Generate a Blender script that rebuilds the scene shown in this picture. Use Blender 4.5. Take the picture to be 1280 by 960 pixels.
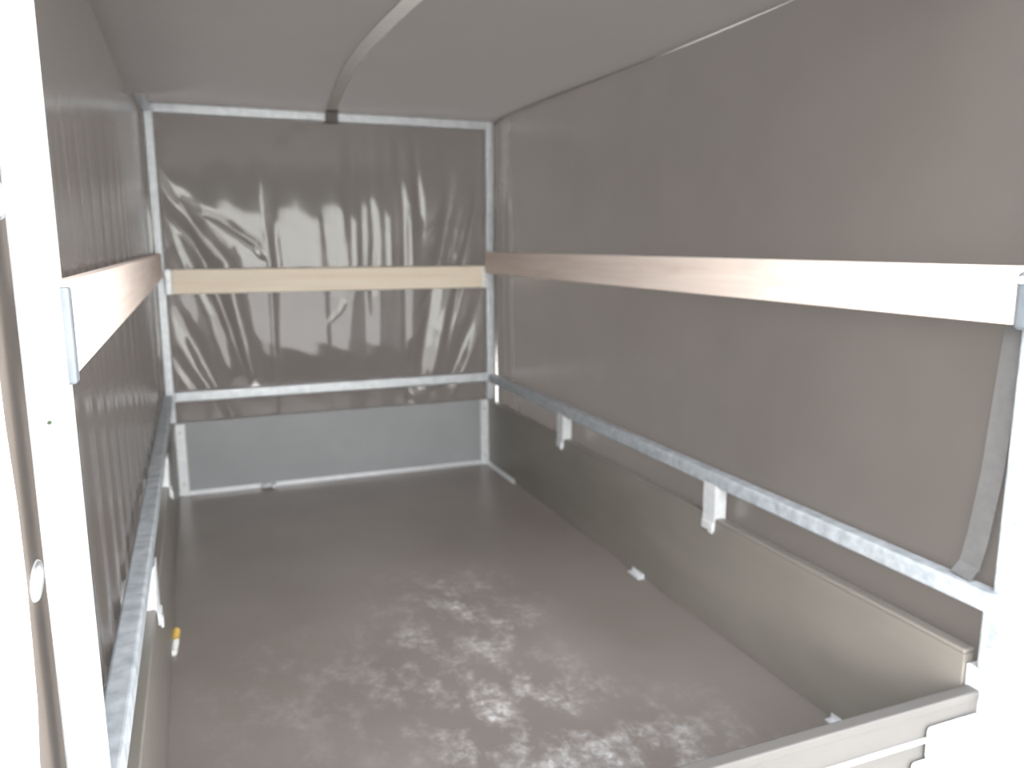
import bpy, bmesh, math, random
from mathutils import Vector, Matrix
random.seed(7)
S = bpy.context.scene
for o in list(bpy.data.objects): bpy.data.objects.remove(o)
COL = S.collection

# ---------------------------------------------------------------- camera, sky, sun, exposure
W, L = 1.5, 2.58                     # inner width and length of the load bed
yaw, pitch, roll = 0.3781954, 0.1758586, -0.0016651
F = Vector((math.sin(yaw)*math.cos(pitch), math.cos(yaw)*math.cos(pitch), -math.sin(pitch)))
R0 = Vector((math.cos(yaw), -math.sin(yaw), 0)); U0 = R0.cross(F)
R = R0*math.cos(roll)+U0*math.sin(roll); U = -R0*math.sin(roll)+U0*math.cos(roll)
cam = bpy.data.objects.new('camera', bpy.data.cameras.new('camera')); COL.objects.link(cam)
m = Matrix.Identity(4)
for i in range(3): m[i][0], m[i][1], m[i][2] = R[i], U[i], -F[i]
m.translation = Vector((0.129482, -1.217722, 1.140201)); cam.matrix_world = m
cam.data.sensor_width = 36; cam.data.lens = 36*988.045/1280; cam.data.clip_start = .02
cam.data.dof.use_dof = True; cam.data.dof.focus_distance = 0.95; cam.data.dof.aperture_fstop = 4.5
S.camera = cam

world = bpy.data.worlds.new('sky'); S.world = world; world.use_nodes = True
wn = world.node_tree; bgn = wn.nodes['Background']; bgn.inputs[1].default_value = 1.0
tcw = wn.nodes.new('ShaderNodeTexCoord'); sep = wn.nodes.new('ShaderNodeSeparateXYZ'); wr = wn.nodes.new('ShaderNodeValToRGB')
wn.links.new(tcw.outputs['Generated'], sep.inputs[0]); wn.links.new(sep.outputs['Z'], wr.inputs[0]); wn.links.new(wr.outputs[0], bgn.inputs[0])
el = wr.color_ramp.elements            # hazy bright sky: white near the horizon, dimmer and bluer overhead
el[0].position = 0.0; el[0].color = (15, 15, 15, 1); el[1].position = 1.0; el[1].color = (3.4, 3.7, 4.1, 1)
for p_, c_ in ((.42, (13, 13.2, 13.2, 1)), (.62, (5.6, 5.9, 6.2, 1))):
    e_ = el.new(p_); e_.color = c_
sun = bpy.data.objects.new('sun', bpy.data.lights.new('sun', 'SUN')); COL.objects.link(sun)
sun.data.energy = 7; sun.data.angle = math.radians(1.0); sun.data.color = (1, .95, .88)
sun.rotation_euler = Vector((-.45, -.55, -.8)).to_track_quat('-Z', 'Y').to_euler()   # from ahead on the right, high
vs = S.view_settings
vs.view_transform = 'Standard'; vs.look = 'None'; vs.gamma = 1; vs.exposure = 0; vs.use_curve_mapping = False
S.cycles.max_bounces = 10; S.cycles.diffuse_bounces = 6; S.cycles.glossy_bounces = 4; S.cycles.sample_clamp_indirect = 8
S.cycles.use_denoising = True

# ---------------------------------------------------------------- materials
def mat(name):
    m = bpy.data.materials.new(name); m.use_nodes = True
    nt = m.node_tree; return m, nt, nt.nodes['Principled BSDF']
def noise(nt, scale, detail=4, rough=.5, coord='Object', stretch=None):
    tc = nt.nodes.new('ShaderNodeTexCoord'); mp = nt.nodes.new('ShaderNodeMapping')
    if stretch: mp.inputs['Scale'].default_value = stretch
    n = nt.nodes.new('ShaderNodeTexNoise'); n.inputs['Scale'].default_value = scale
    n.inputs['Detail'].default_value = detail; n.inputs['Roughness'].default_value = rough
    nt.links.new(tc.outputs[coord], mp.inputs[0]); nt.links.new(mp.outputs[0], n.inputs['Vector']); return n.outputs['Fac']
def ramp(nt, fac, stops):
    r = nt.nodes.new('ShaderNodeValToRGB'); e = r.color_ramp.elements
    while len(e) < len(stops): e.new(.5)
    for i, (p, c) in enumerate(stops):
        e[i].position = p; e[i].color = (c if len(c) == 4 else (*c, 1)) if hasattr(c, '__len__') else (c, c, c, 1)
    nt.links.new(fac, r.inputs[0]); return r.outputs[0]
def bump(nt, fac, b, strength, dist=.002):
    n = nt.nodes.new('ShaderNodeBump'); n.inputs['Strength'].default_value = strength; n.inputs['Distance'].default_value = dist
    nt.links.new(fac, n.inputs['Height']); nt.links.new(n.outputs[0], b.inputs['Normal'])
def simple(name, c0, c1, scale, rough, metal=0, bmp=0, spec=.5, stretch=None):
    m, nt, b = mat(name)
    f = noise(nt, scale, stretch=stretch)
    nt.links.new(ramp(nt, f, [(.3, c0), (.7, c1)]), b.inputs['Base Color'])
    b.inputs['Roughness'].default_value = rough; b.inputs['Metallic'].default_value = metal
    b.inputs['Specular IOR Level'].default_value = spec
    if bmp: bump(nt, f, b, bmp)
    return m
def tarp_mat(name, c0, c1, rough, spec, glow, bmp=.05):
    m, nt, b = mat(name)
    f = noise(nt, 3.0, 5)
    nt.links.new(ramp(nt, f, [(.3, c0), (.7, c1)]), b.inputs['Base Color'])
    b.inputs['Roughness'].default_value = rough; b.inputs['Specular IOR Level'].default_value = spec
    g = noise(nt, 40, 2); bump(nt, g, b, bmp, .001)
    t = nt.nodes.new('ShaderNodeBsdfTranslucent'); t.inputs[0].default_value = (.88, .79, .74, 1)
    mx = nt.nodes.new('ShaderNodeMixShader'); mx.inputs[0].default_value = glow
    out = nt.nodes['Material Output']
    nt.links.new(b.outputs[0], mx.inputs[1]); nt.links.new(t.outputs[0], mx.inputs[2]); nt.links.new(mx.outputs[0], out.inputs[0])
    return m
M = {}
M['tarp_flap'] = tarp_mat('brown_tarpaulin_edge', (.085, .07, .058), (.10, .083, .07), .6, .2, .02)
M['tarp_roof'] = tarp_mat('dull_dark_tarpaulin', (.040, .035, .031), (.05, .044, .04), .5, .3, .024)
M['tarp_left'] = tarp_mat('rippled_dark_tarpaulin', (.034, .029, .025), (.042, .036, .032), .22, .4, .014)
M['rail'] = simple('darker_galvanised_steel', (.30, .325, .35), (.50, .53, .56), 34, .5, .25, .06)  # darker, more mottled copy of the frame steel for rails and right post
M['tarp'] = tarp_mat('dark_tarpaulin', (.040, .035, .031), (.05, .044, .04), .24, .5, .020)
M['tarp_front'] = tarp_mat('glossy_dark_tarpaulin', (.040, .034, .032), (.05, .043, .04), .06, .62, .016, .015)
M['steel'] = simple('galvanised_steel', (.56, .59, .62), (.72, .74, .76), 30, .42, .45, .05)
M['plate'] = simple('zinc_plated_sheet', (.66, .68, .70), (.78, .79, .80), 40, .38, .35, .03)
M['alu'] = simple('aluminium_edge', (.60, .61, .63), (.7, .71, .72), 25, .4, .4)
M['zinc_shade'] = simple('shaded_zinc', (.12, .135, .15), (.15, .165, .18), 30, .5)  # darker zinc for the rear pockets, their shade put into the colour
M['panel'] = simple('grey_panel', (.27, .275, .28), (.30, .305, .31), 6, .38)
M['side'] = simple('dark_film_plywood', (.172, .157, .138), (.205, .187, .165), 8, .36, stretch=(1, .3, 1))
M['tail'] = simple('weathered_tailgate_board', (.075, .07, .066), (.10, .093, .087), 8, .5, stretch=(.3, 1, 1))
M['web'] = simple('grey_brown_webbing', (.54, .52, .49), (.60, .58, .55), 60, .6, 0, .1)
M['loop'] = simple('dark_brown_webbing', (.13, .115, .108), (.16, .145, .135), 60, .6, 0, .1)
M['strap'] = simple('grey_strip', (.10, .097, .096), (.12, .117, .115), 50, .5)
M['yellow'] = simple('yellow_plastic', (.55, .36, .08), (.65, .43, .12), 40, .5)
M['white'] = simple('white_plastic', (.7, .7, .68), (.8, .8, .78), 40, .5)
M['bolt'] = simple('bolt_steel', (.40, .41, .42), (.5, .51, .52), 60, .4, .6)
M['ground'] = simple('pale_concrete', (.50, .49, .475), (.58, .57, .555), 2.5, .85)
M['render'] = simple('pale_render', (.80, .81, .77), (.86, .87, .83), 2.0, .8)
M['hedge'] = simple('dark_hedge_leaves', (.012, .02, .01), (.03, .045, .02), 6, .8)
def wood_mat(name, c0, c1, axis):
    m, nt, b = mat(name)
    st = (1.2, 22, 30) if axis == 0 else (22, 1.2, 30)
    g = noise(nt, 1.6, 6, .55, stretch=st); k = noise(nt, 3.2, 2, stretch=(1, 1, 3))
    col = ramp(nt, g, [(.32, c0), (.62, c1)])
    kn = ramp(nt, k, [(.62, 1.0), (.80, .84)])
    mx = nt.nodes.new('ShaderNodeMix'); mx.data_type = 'RGBA'; mx.blend_type = 'MULTIPLY'; mx.inputs[0].default_value = 1
    nt.links.new(col, mx.inputs[6]); nt.links.new(kn, mx.inputs[7]); nt.links.new(mx.outputs[2], b.inputs['Base Color'])
    b.inputs['Roughness'].default_value = .55; bump(nt, g, b, .08)
    return m
M['pine'] = wood_mat('pine_across', (.88, .74, .57), (.93, .82, .67), 0)
M['spruce'] = wood_mat('planed_spruce', (.70, .575, .51), (.78, .675, .61), 1)
# worn dark floor: film-faced plywood with pale scuffed patches over its middle and rear
def floor_mat():
    m, nt, b = mat('worn_dark_floor')
    base = ramp(nt, noise(nt, 2.2, 4), [(.3, (.185, .158, .144)), (.7, (.235, .205, .189))])
    scuff = ramp(nt, noise(nt, 7.5, 7, .66, stretch=(1.5, .95, 1)), [(.47, 0.0), (.66, 1.0)])
    fine = ramp(nt, noise(nt, 34, 5, .7), [(.40, .10), (.62, 1.0)])
    tc = nt.nodes.new('ShaderNodeTexCoord')
    def blob(x, y, rx, ry):
        mp = nt.nodes.new('ShaderNodeMapping'); mp.vector_type = 'POINT'
        mp.inputs['Location'].default_value = (-x/rx, -y/ry, 0); mp.inputs['Scale'].default_value = (1/rx, 1/ry, 0)
        g = nt.nodes.new('ShaderNodeTexGradient'); g.gradient_type = 'SPHERICAL'
        nt.links.new(tc.outputs['Object'], mp.inputs[0]); nt.links.new(mp.outputs[0], g.inputs[0]); return g.outputs['Fac']
    def mth(op, a, c):
        n = nt.nodes.new('ShaderNodeMath'); n.operation = op; n.use_clamp = op == 'ADD'
        for i, v in enumerate((a, c)):
            if isinstance(v, float): n.inputs[i].default_value = v
            else: nt.links.new(v, n.inputs[i])
        return n.outputs[0]
    area = mth('ADD', mth('ADD', blob(.78, .50, .36, .55), blob(.84, 1.05, .34, .42)), mth('ADD', blob(.95, .15, .45, .4), mth('MULTIPLY', blob(.4, .7, .45, .5), .4)))
    f = mth('MULTIPLY', mth('MULTIPLY', mth('MULTIPLY', area, scuff), fine), .95)
    mx = nt.nodes.new('ShaderNodeMix'); mx.data_type = 'RGBA'
    nt.links.new(f, mx.inputs[0]); nt.links.new(base, mx.inputs[6]); mx.inputs[7].default_value = (.62, .60, .59, 1)
    nt.links.new(mx.outputs[2], b.inputs['Base Color'])
    b.inputs['Roughness'].default_value = .34; bump(nt, noise(nt, 40, 3), b, .06)
    return m
M['floor'] = floor_mat()

# ---------------------------------------------------------------- helpers
def obj(name, bm, material, parent=None, smooth=False):
    me = bpy.data.meshes.new(name); bmesh.ops.recalc_face_normals(bm, faces=bm.faces); bm.to_mesh(me); bm.free()
    me.materials.append(material)
    if smooth:
        for p in me.polygons: p.use_smooth = True
    o = bpy.data.objects.new(name, me); COL.objects.link(o)
    if parent: o.parent = parent
    return o
def thing(name, label, cat, loc=(0, 0, 0), group=None):
    o = bpy.data.objects.new(name, None); COL.objects.link(o); o.empty_display_size = .1
    o.location = loc; return tag(o, label, cat, group)
def tag(o, label, cat, group=None, kind=None):
    o['label'] = label; o['category'] = cat
    if group: o['group'] = group
    if kind: o['kind'] = kind
    return o
def struct(name, bm, material, label, cat, smooth=False):
    return tag(obj(name, bm, material, smooth=smooth), label, cat, kind='structure')
def box(bm, x0, x1, y0, y1, z0, z1, bev=0, seg=2):
    g = bmesh.ops.create_cube(bm, size=1)
    for v in g['verts']:
        v.co = Vector(((x0+x1)/2+v.co.x*(x1-x0), (y0+y1)/2+v.co.y*(y1-y0), (z0+z1)/2+v.co.z*(z1-z0)))
    if bev:
        es = list({e for v in g['verts'] for e in v.link_edges})
        bmesh.ops.bevel(bm, geom=es, offset=bev, segments=seg, affect='EDGES', profile=.5)
    return bm
def B(*a, **k): return box(bmesh.new(), *a, **k)
def cyl(bm, c, axis, r, h, seg=16, r2=None):
    q = Vector((0, 0, 1)).rotation_difference(Vector(axis)).to_matrix().to_4x4()
    bmesh.ops.create_cone(bm, cap_ends=True, segments=seg, radius1=r, radius2=r if r2 is None else r2, depth=h, matrix=Matrix.Translation(c) @ q)
    return bm
def sheet(fn, us, vs_):
    """grid surface; fn(u, v) -> point"""
    bm = bmesh.new(); g = [[bm.verts.new(fn(u, v)) for v in vs_] for u in us]
    for i in range(len(us)-1):
        for j in range(len(vs_)-1): bm.faces.new((g[i][j], g[i+1][j], g[i+1][j+1], g[i][j+1]))
    return bm
def lin(a, b, n): return [a+(b-a)*i/(n-1) for i in range(n)]
def sm(a, b, x):
    t = max(0, min(1, (x-a)/(b-a))); return t*t*(3-2*t)
def ribbon(bm, pts, wdir, w, t):
    """flat strap along pts: width w along wdir (vector or list), thickness t"""
    rows = []
    for i, p in enumerate(pts):
        p = Vector(p); d = (Vector(pts[min(i+1, len(pts)-1)])-Vector(pts[max(i-1, 0)])).normalized()
        s = Vector(wdir); s = (s-d*s.dot(d)).normalized(); n = d.cross(s)
        rows.append([bm.verts.new(p+s*a*w/2+n*b*t/2) for a, b in ((-1, -1), (1, -1), (1, 1), (-1, 1))])
    for a, b in zip(rows, rows[1:]):
        for k in range(4): bm.faces.new((a[k], a[(k+1) % 4], b[(k+1) % 4], b[k]))
    bm.faces.new(rows[0]); bm.faces.new(rows[-1][::-1]); return bm

# ---------------------------------------------------------------- setting: ground, load floor, tarpaulin walls and roof
TX0, TX1, TY1, TZ1 = -.050, W+.060, L+.035, 1.742
struct('ground', B(-80, 80, -80, 80, -.7, -.58), M['ground'], 'pale sunlit ground outside the trailer', 'ground')
struct('floor', B(-.02, W+.02, -.20, L+.02, -.025, 0), M['floor'], 'dark scuffed load floor of the trailer', 'floor')
# added unseen behind the viewer: a pale wall and a dark hedge that the glossy front tarpaulin mirrors
struct('wall_added', B(-45, 45, -30.3, -30, -.58, 2.60, bev=.02), M['render'], 'added pale wall, unseen behind the viewer, for the front tarpaulin to mirror', 'wall')
def hedge():
    def fn(u, v):
        n = math.sin(u*3.1+v*2)*.12+math.sin(u*7.3-v*5)*.08+random.uniform(-.08, .08)
        return (u, -32.5+n*2-1.0*sm(5.4, 6.8, v), v+n)
    return sheet(fn, lin(-50, 50, 401), lin(-.6, 6.7, 34))
tag(obj('hedge', hedge(), M['hedge']), 'tall dark hedge added unseen behind the viewer for the front tarpaulin to mirror', 'hedge', kind='stuff')

FOLDS = [  # (points in x, z; width; height towards the viewer): creases of the front tarpaulin
 ([(0.014,1.379),(0.147,1.21),(0.264,1.051),(0.308,0.797),(0.355,0.514)], .038, -.020),
 ([(-0.006,1.328),(0.111,1.158),(0.19,0.999),(0.271,0.761),(0.293,0.537)], .030, .012),
 ([(0.021,1.261),(0.087,1.053),(0.179,0.82),(0.255,0.502)], .016, .010),
 ([(0.09,1.279),(0.17,1.052),(0.241,0.836),(0.334,0.516)], .018, .010),
 ([(0.0,0.967),(0.055,0.824),(0.127,0.658),(0.201,0.468),(0.245,0.332)], .030, -.016),
 ([(-0.002,0.808),(0.09,0.605),(0.181,0.432),(0.228,0.334)], .024, .012),
 ([(-0.002,0.70),(0.06,0.57),(0.12,0.46)], .018, -.009),
 ([(0.089,1.313),(0.249,1.246),(0.397,1.14),(0.445,1.049)], .016, -.008),
 ([(0.425,1.459),(0.438,1.247),(0.455,1.049),(0.456,0.791),(0.452,0.508),(0.443,0.335)], .014, -.010),
 ([(0.49,1.36),(0.485,1.15),(0.50,0.92),(0.495,0.7)], .016, .005),
 ([(0.859,1.325),(0.856,1.045),(0.817,0.7)], .014, .005),
 ([(0.79,1.325),(0.80,1.1)], .02, .004),
 ([(0.935,1.345),(0.941,1.158),(0.926,0.929),(0.931,0.616)], .016, -.006),
 ([(1.031,1.715),(1.023,1.309),(1.023,1.043),(1.004,0.771)], .016, .007),
 ([(1.066,1.571),(1.09,1.31),(1.09,1.004),(1.085,0.649),(1.094,0.364)], .018, -.012),
 ([(1.155,1.537),(1.173,1.273),(1.176,1.042)], .017, -.010),
 ([(1.12,1.55),(1.125,1.25),(1.13,.95),(1.12,.65)], .014, .008),
 ([(1.338,1.41),(1.293,1.197),(1.244,0.982),(1.184,0.684),(1.137,0.443)], .036, -.020),
 ([(1.42,1.307),(1.358,1.079),(1.286,0.761),(1.213,0.458)], .016, .013),
 ([(1.454,1.308),(1.391,1.039),(1.328,0.759),(1.264,0.476)], .016, -.012),
 ([(1.483,1.308),(1.426,1.079),(1.363,0.839),(1.292,0.598),(1.233,0.395)], .015, .011),
 ([(1.502,0.998),(1.431,0.756),(1.351,0.553),(1.298,0.453)], .030, -.018),
 ([(1.509,0.753),(1.429,0.591),(1.349,0.429),(1.264,0.259)], .020, .014),
 ([(0.685,0.745),(0.764,0.818),(0.793,0.875)], .010, .005),
 ([(1.155,1.022),(1.226,1.119),(1.277,1.197)], .012, .008),
 ([(1.20,1.16),(1.25,1.24),(1.29,1.30)], .012, .007),
 ([(1.093,0.648),(1.169,0.745),(1.2,0.824)], .012, .008),
 ([(1.12,0.75),(1.18,0.85),(1.22,0.93)], .012, -.007)]
FOLDS2 = []                            # vertical creases run on up towards the top bar and fade there
for pts, w, a in FOLDS:
    if 1.25 < pts[0][1] < 1.65 and abs(pts[1][0]-pts[0][0]) < .85*abs(pts[1][1]-pts[0][1]):
        (x0, z0), (x1, z1) = pts[0], pts[1]
        k = (1.68-z0)/(z0-z1); pts = [(x0+(x0-x1)*k*.8, 1.68)]+pts
    FOLDS2.append((pts, w, a))
def segd(px, pz, a, b):
    dx, dz = b[0]-a[0], b[1]-a[1]; t = ((px-a[0])*dx+(pz-a[1])*dz)/(dx*dx+dz*dz); t = max(0, min(1, t))
    return math.hypot(px-a[0]-t*dx, pz-a[1]-t*dz), t
def front_h(x, z):
    h = 0
    for pts, w, a in FOLDS2:
        xs = [p[0] for p in pts]; zs = [p[1] for p in pts]
        if x < min(xs)-3*w or x > max(xs)+3*w or z < min(zs)-4*w or z > max(zs)+4*w: continue
        n = len(pts)-1
        (d, t), i = min((segd(x, z, pts[i], pts[i+1]), i) for i in range(n))
        u = (i+t)/n
        h += math.copysign(min(abs(a), (.36 if a < 0 else .24)*w), a)*math.exp(-(d/w)**2)*sm(0, .55, u)*(sm(1, .6, u) if min(zs) > .55 else 1)
    h += .0016*math.sin(x*41+math.sin(z*5)*.25)*sm(1.7, 1.2, z)+.0004*math.sin(x*53+z*2)*math.sin(z*4-x*29)
    h += .0022*math.sin(x*12+z*.4)
    h += .00025*math.sin(x*90+z*30)*math.sin(z*27-x*60)*sm(1.4,1.1,z)
    return h
def front_pt(x, z):
    k = sm(0, .03, x-TX0)*sm(0, .03, TX1-x)
    return (x, TY1-.02*0-k*front_h(x, z)*.9, z)
struct('wall_front', sheet(front_pt, lin(TX0-.004, TX1+.004, 240), lin(.2, TZ1+.006, 210)), M['tarp_front'], 'creased shiny dark tarpaulin closing the front end', 'wall', True)
def left_pt(y, z):
    a = sm(-.3, .3, y)*sm(1.45, .9, z)
    r = (.0035*math.sin(y*34+math.sin(z*3)*.7)+.002*math.sin(y*71+z*2))*a+.004*math.sin(y*4.2+z*2.1)
    return (TX0+r, y, z)
struct('wall_left', sheet(left_pt, lin(-.15, TY1, 300), lin(.2, TZ1+.012, 40)), M['tarp_left'], 'dark tarpaulin side on the left with vertical ripples', 'wall', True)
def right_pt(y, z):
    c = sm(L-.30, L-.04, y)*sm(1.42, 1.22, z)
    r = .006*math.sin(y*2.3+z*1.7)+.004*math.sin(z*5+y)*sm(1.0, .7, z)+c*.012*math.sin((L-y)*62)
    return (TX1-r, y, z)
struct('wall_right', sheet(right_pt, lin(-.235, TY1+.004, 220), lin(.2, TZ1+.012, 40)), M['tarp'], 'smooth dark tarpaulin side on the right', 'wall', True)
def roof_pt(x, y):
    e = max(sm(.22, 0, x), sm(W-.22, W, x))
    left = .07*sm(2.5, 1.95, y)*sm(.34, 0, x); right = 0
    return (x, y, TZ1-left-right+.004*math.sin(x*5+y*3)-.004-.012*sm(L-.1, L, y))
struct('ceiling', sheet(roof_pt, lin(TX0-.004, TX1+.004, 60), lin(-.29, TY1+.012, 90)), M['tarp_roof'], 'dark tarpaulin roof sheet overhead', 'ceiling', True)

# the left side sheet reaches past the rear post as a loose edge with eyelets: holes are real
def flap():
    bm = bmesh.new(); fx = -.06
    outer = [(-.148, z) for z in lin(.25, 1.735, 12)]
    edge = [(1.735, -.30), (1.5, -.30), (1.2, -.303), (1.0, -.30), (.96, -.299), (.87, -.286), (.78, -.285), (.72, -.291), (.65, -.299), (.59, -.32), (.45, -.335), (.25, -.34)]
    outer += [(y, z) for z, y in edge]
    def loop(pts):
        vs_ = [bm.verts.new((fx, y, z)) for y, z in pts]
        return [bm.edges.new((vs_[i], vs_[(i+1) % len(vs_)])) for i in range(len(vs_))]
    es = loop(outer)
    for cy, cz in EYES:
        es += loop([(cy+.026*math.cos(t), cz+.015*math.sin(t)) for t in lin(0, 2*math.pi, 29)[:-1]])
    bmesh.ops.triangle_fill(bm, use_beauty=True, use_dissolve=False, edges=es)
    return bm
EYES = [(-.238, .766), (-.222, 1.187), (-.225, .345), (-.222, 1.60)]
fl = thing('tarpaulin_flap', 'loose brown tarpaulin edge with metal eyelets beside the white rear post', 'tarpaulin flap', (-.06, -.23, .25))
def under(o, p): o.matrix_parent_inverse = Matrix.Translation(p.location).inverted(); return o
def part(name, bm, material, parent, smooth=False):
    o = obj(name, bm, material, parent, smooth)
    top = parent
    while top.parent: top = top.parent
    if parent.parent is None: o.matrix_parent_inverse = Matrix.Translation(parent.location).inverted()
    return o
part('sheet', flap(), M['tarp_flap'], fl)
for cy, cz in EYES:
    bm = bmesh.new(); rows = []
    for t in lin(0, 2*math.pi, 33)[:-1]:
        ring = []
        for s in lin(0, 2*math.pi, 9)[:-1]:
            rr = 1+.22*math.cos(s)
            ring.append(bm.verts.new((-.06+.0035*math.sin(s), cy+.0285*rr*math.cos(t), cz+.018*rr*math.sin(t))))
        rows.append(ring)
    for i in range(32):
        for k in range(8): bm.faces.new((rows[i][k], rows[(i+1) % 32][k], rows[(i+1) % 32][(k+1) % 8], rows[i][(k+1) % 8]))
    part('eyelet', bm, M['plate'], fl, True)

# ---------------------------------------------------------------- sideboards, front board, tailgate
ys0, ys1 = -.200, L
for sx, lab in ((-1, 'dark plywood sideboard along the left edge of the floor'), (1, 'dark plywood sideboard along the right edge of the floor')):
    x0, x1 = (-.027, 0) if sx < 0 else (W, W+.027)
    t = thing('sideboard', lab, 'sideboard', ((x0+x1)/2, 1.2, 0), 'long sideboards of the trailer')
    part('board', B(x0, x1, ys0, ys1, 0, .335, bev=.002), M['side'], t)
    bm = B(x0-.001, x1+.001, ys0, ys1, .335, .345, bev=.003)
    part('edge_trim', bm, M['side'], t)
hb = thing('front_board', 'low grey front board between two white corner brackets', 'front board', (W/2, L+.012, 0))
part('board', B(.0, W, L, L+.024, .012, .343, bev=.002), M['panel'], hb)
part('bottom_strip', B(.035, W-.03, L-.008, L+.004, 0, .02, bev=.002), M['alu'], hb)
def corner(x0, x1, zt):
    bm = B(x0, x1, L-.016, L+.004, .0, zt, bev=.004)
    return bm
part('corner_bracket', corner(-.003, .042, .338), M['plate'], hb)
part('corner_bracket', corner(W-.040, W+.003, .345), M['plate'], hb)
for x, z in ((.02, .30), (.02, .06), (W-.02, .30), (W-.02, .05)):
    part('bolt', cyl(bmesh.new(), (x, L-.018, z), (0, -1, 0), .006, .006, 10), M['bolt'], hb)
bm = bmesh.new(); box(bm, .355, .385, L-.03, L-.006, 0, .022, bev=.006); box(bm, .40, .425, L-.055, L-.006, 0, .026, bev=.007); cyl(bm, (.39, L-.03, .014), (1, 0, 0), .007, .05, 12)
tag(obj('latch', bm, M['bolt']), 'small grey lump of a latch at the foot of the front board', 'latch')

tg = thing('tailgate', 'closed pale brown tailgate board along the lower right foreground', 'tailgate', (W/2, -.22, 0))
part('board', B(-.02, W+.005, -.235, -.211, -.04, .258, bev=.002), M['tail'], tg)
bm = B(-.02, W+.005, -.238, -.208, .256, .276, bev=.005, seg=3)
part('top_profile', bm, M['tail'], tg)
part('ridge', B(-.02, 1.372, -.241, -.234, .200, .209, bev=.002), M['alu'], tg)
bm = bmesh.new()
box(bm, 1.368, W+.002, -.247, -.235, .165, .232, bev=.008); box(bm, 1.335, W+.002, -.247, -.235, .06, .166, bev=.008)
lt = part('latch_plate', bm, M['plate'], tg)
for c in ((1.40, -.250, .20), (1.42, -.250, .12)): obj('bolt', cyl(bmesh.new(), c, (0, -1, 0), .006, .008, 10), M['plate'], lt)
bm = B(W+.0055, W+.075, -.262, -.201, -.06, .317, bev=.004, seg=3)
tag(obj('corner_post', bm, M['plate']), 'short white galvanised corner post holding the right end of the tailgate', 'corner post')

# ---------------------------------------------------------------- galvanised frame of the cover
fr = thing('tarpaulin_rack', 'galvanised square tube frame carrying the dark tarpaulin cover', 'frame', (W/2, L/2, .3))
def tube(name, *a, m='steel'): return part(name, B(*a, bev=.006, seg=3), M[m], fr)
YF0, YF1, YR0, YR1 = L-.018, L+.022, -.27, -.228
XL0, XL1, XR0, XR1 = -.030, .008, W-.004, W+.036
ZT0, ZT1 = 1.688, 1.728
tube('post', XL0, XL1, YF0, YF1, .345, ZT1)
tube('post', XR0, XR1, YF0, YF1, .347, ZT1)
pl = tube('post', -.046, -.005, YR0, YR1, .05, ZT1)
pr = tube('post', W+.019, W+.057, YR0, YR1, .44, ZT1, m='rail')
tube('side_rail', -.040, 0, YR1, YF0, .437, .478, m='rail')
tube('side_rail', W, W+.040, YR1-.02, YF0, .437, .478, m='rail')
tube('cross_bar', XL1, XR0, YF0, YF1, .441, .485)
tube('top_bar', XL1, XR0, YF0, YF1, ZT0, ZT1)
tube('top_bar', -.005, W+.019, YR0, YR1, ZT0, ZT1)
tube('roof_rail', -.036, .000, 2.12, YF0, 1.690, 1.724)
# stirrups that carry the rails on the sideboards
def stirrup(sx, y):
    bm = bmesh.new(); s = (lambda a: W+a) if sx > 0 else (lambda a: -a)
    def bx(a, b, *r, **k): box(bm, min(s(a), s(b)), max(s(a), s(b)), *r, **k)
    bx(-.005, .034, y-.029, y-.025, .338, .44, bev=.001)         # rear cheek
    bx(-.006, -.002, y-.029, y+.029, .318, .445, bev=.001)       # inner face
    bx(-.005, .034, y+.025, y+.029, .338, .44, bev=.001)
    bx(-.010, -.002, y-.029, y+.029, .304, .330, bev=.003)       # hooked lip
    bx(-.014, -.008, y-.031, y-.010, .300, .322, bev=.002)
    return part('stirrup', bm, M['plate'], fr)
for sx in (1, -1):
    for y in (.645, 1.68) if sx > 0 else (.62, 1.59): stirrup(sx, y)
bm = B(W+.002, W+.060, YR0-.004, YR1+.004, .318, .447, bev=.006)
part('post_foot', bm, M['rail'], fr)
# pockets for the boards
part('board_pocket', B(.006, .036, L-.050, L-.016, .922, 1.034, bev=.004), M['plate'], fr)
part('board_pocket', B(W-.036, W-.004, L-.050, L-.016, .922, 1.032, bev=.004), M['plate'], fr)
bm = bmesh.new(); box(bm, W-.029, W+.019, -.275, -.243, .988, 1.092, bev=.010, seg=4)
part('board_pocket', bm, M['zinc_shade'], fr)
part('board_pocket', B(-.026, .003, -.256, -.232, .990, 1.095, bev=.003), M['zinc_shade'], fr)
part('bolt', cyl(bmesh.new(), (W-.031, -.257, 1.076), (-1, 0, 0), .007, .008, 12), M['plate'], fr)
part('bolt', cyl(bmesh.new(), (-.025, YR0-.001, .953), (0, -1, 0), .0022, .004, 10), M['hedge'], fr)  # dark disc standing in for a small hole in the post
for x in (.021, W-.02): part('bolt', cyl(bmesh.new(), (x, L-.052, .98), (0, -1, 0), .005, .005, 10), M['bolt'], fr)

# ---------------------------------------------------------------- wooden boards, one per side
tag(obj('wooden_board', B(.036, W-.036, L-.046, L-.019, .925, 1.031, bev=.003), M['pine']), 'yellowish pine board across the front end', 'board', 'wooden boards in the frame')
tag(obj('wooden_board', B(W-.026, W-.0045, -.242, L-.052, .996, 1.1, bev=.003), M['spruce']), 'long pinkish board along the right side, bright at its rear end', 'board', 'wooden boards in the frame')
tag(obj('wooden_board', B(-.022, .0, -.231, L-.052, .996, 1.1, bev=.003), M['spruce']), 'steeply foreshortened pale board along the left side', 'board', 'wooden boards in the frame')

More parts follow.
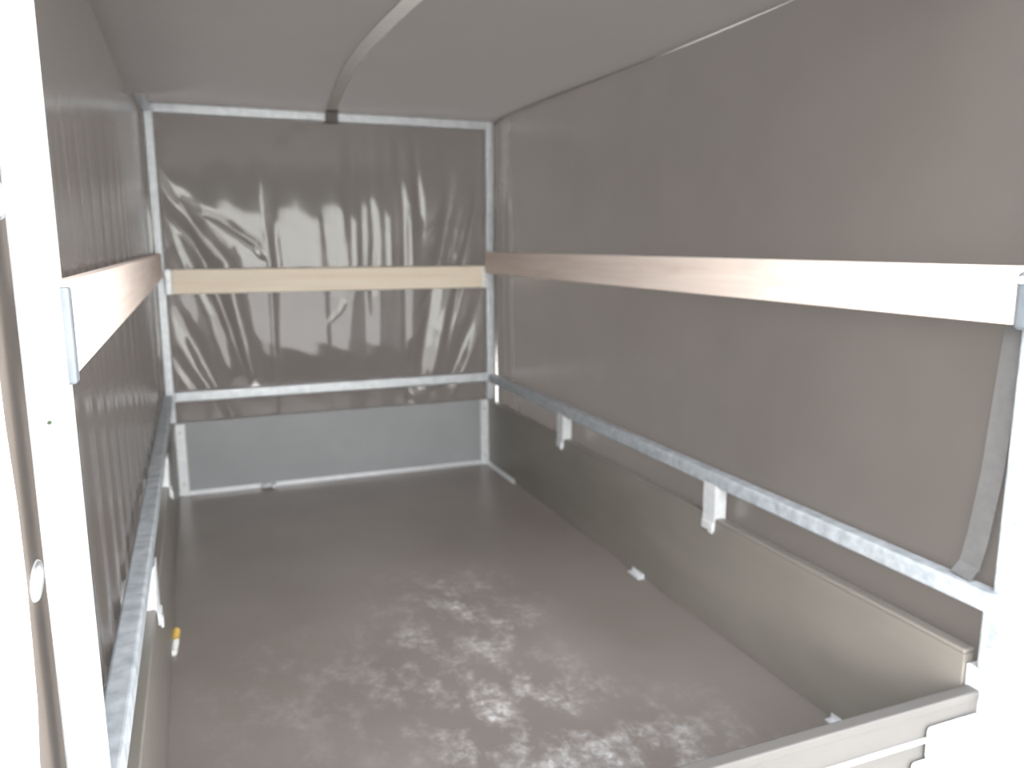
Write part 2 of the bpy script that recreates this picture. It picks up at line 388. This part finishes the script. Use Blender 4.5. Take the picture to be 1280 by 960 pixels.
# ---------------------------------------------------------------- straps and small fittings
pts = [(.745, L-.021, 1.678), (.745, L-.024, 1.69), (.746, L-.024, 1.715), (.747, L-.030, 1.726), (.742, L-.08, 1.728), (.722, 2.3, 1.729), (.69, 1.95, 1.728), (.662, 1.6, 1.728), (.655, 1.3, 1.729), (.660, 1.0, 1.729), (.672, .7, 1.729), (.69, .2, 1.728), (.70, -.2, 1.727), (.70, -.27, 1.69)]
rs = thing('roof_strap', 'webbing strap running lengthwise under the roof and over the front top bar', 'strap', (.7, 1.2, 1.72))
part('webbing', ribbon(bmesh.new(), pts[4:], (1, 0, 0), .045, .003), M['web'], rs)
part('loop', ribbon(bmesh.new(), [(.752, L+.026, 1.70), (.752, L+.024, 1.684), (.752, L, 1.682), (.752, L-.019, 1.683)]+[(.752, y, z) for x, y, z in pts[1:4]]+[(.75, L-.07, 1.730)], (1, 0, 0), .058, .003), M['loop'], rs)
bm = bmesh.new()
sp = [(W+.048, -.204, 1.02), (W+.046, -.200, .96), (W+.044, -.194, .85), (W+.041, -.188, .70), (W+.037, -.176, .57), (W+.034, -.166, .505), (W+.016, -.162, .483)]  # added strip standing in for a paler band on the tarpaulin
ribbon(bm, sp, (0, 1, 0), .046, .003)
tag(obj('added_strip', bm, M['strap']), 'added grey strip on the right tarpaulin near the rear post, standing for a paler band', 'strap')
# little clips along the foot of the right sideboard
def clip(name, y0, y1, lab, w=.02, h=.012, mtl='plate'):
    bm = bmesh.new(); box(bm, W-w, W-.0005, y0, y1, 0, .004, bev=.001); box(bm, W-.005, W-.0005, y0, y1, 0, h, bev=.0015)
    return tag(obj(name, bm, M[mtl]), lab, 'metal angle')
clip('floor_angle', 2.19, L-.02, 'thin steel angle along the right floor edge at the front corner', .012, .018)
clip('floor_clip', 1.00, 1.075, 'small bright metal clip at the foot of the right sideboard, midway along', .022, .016)
clip('floor_clip', .085, .125, 'small bright metal clip at the right floor edge just inside the tailgate', .022, .016)
sc = thing('plug', 'tiny plug with a yellow tip and white end by the left floor edge', 'plug', (.006, 1.1, 0))
part('tip', cyl(bmesh.new(), (.008, 1.135, .016), (.1, 1, .2), .011, .045, 14), M['yellow'], sc, False)
part('end', cyl(bmesh.new(), (.006, 1.075, .010), (.1, 1, .1), .009, .06, 14), M['white'], sc, False)
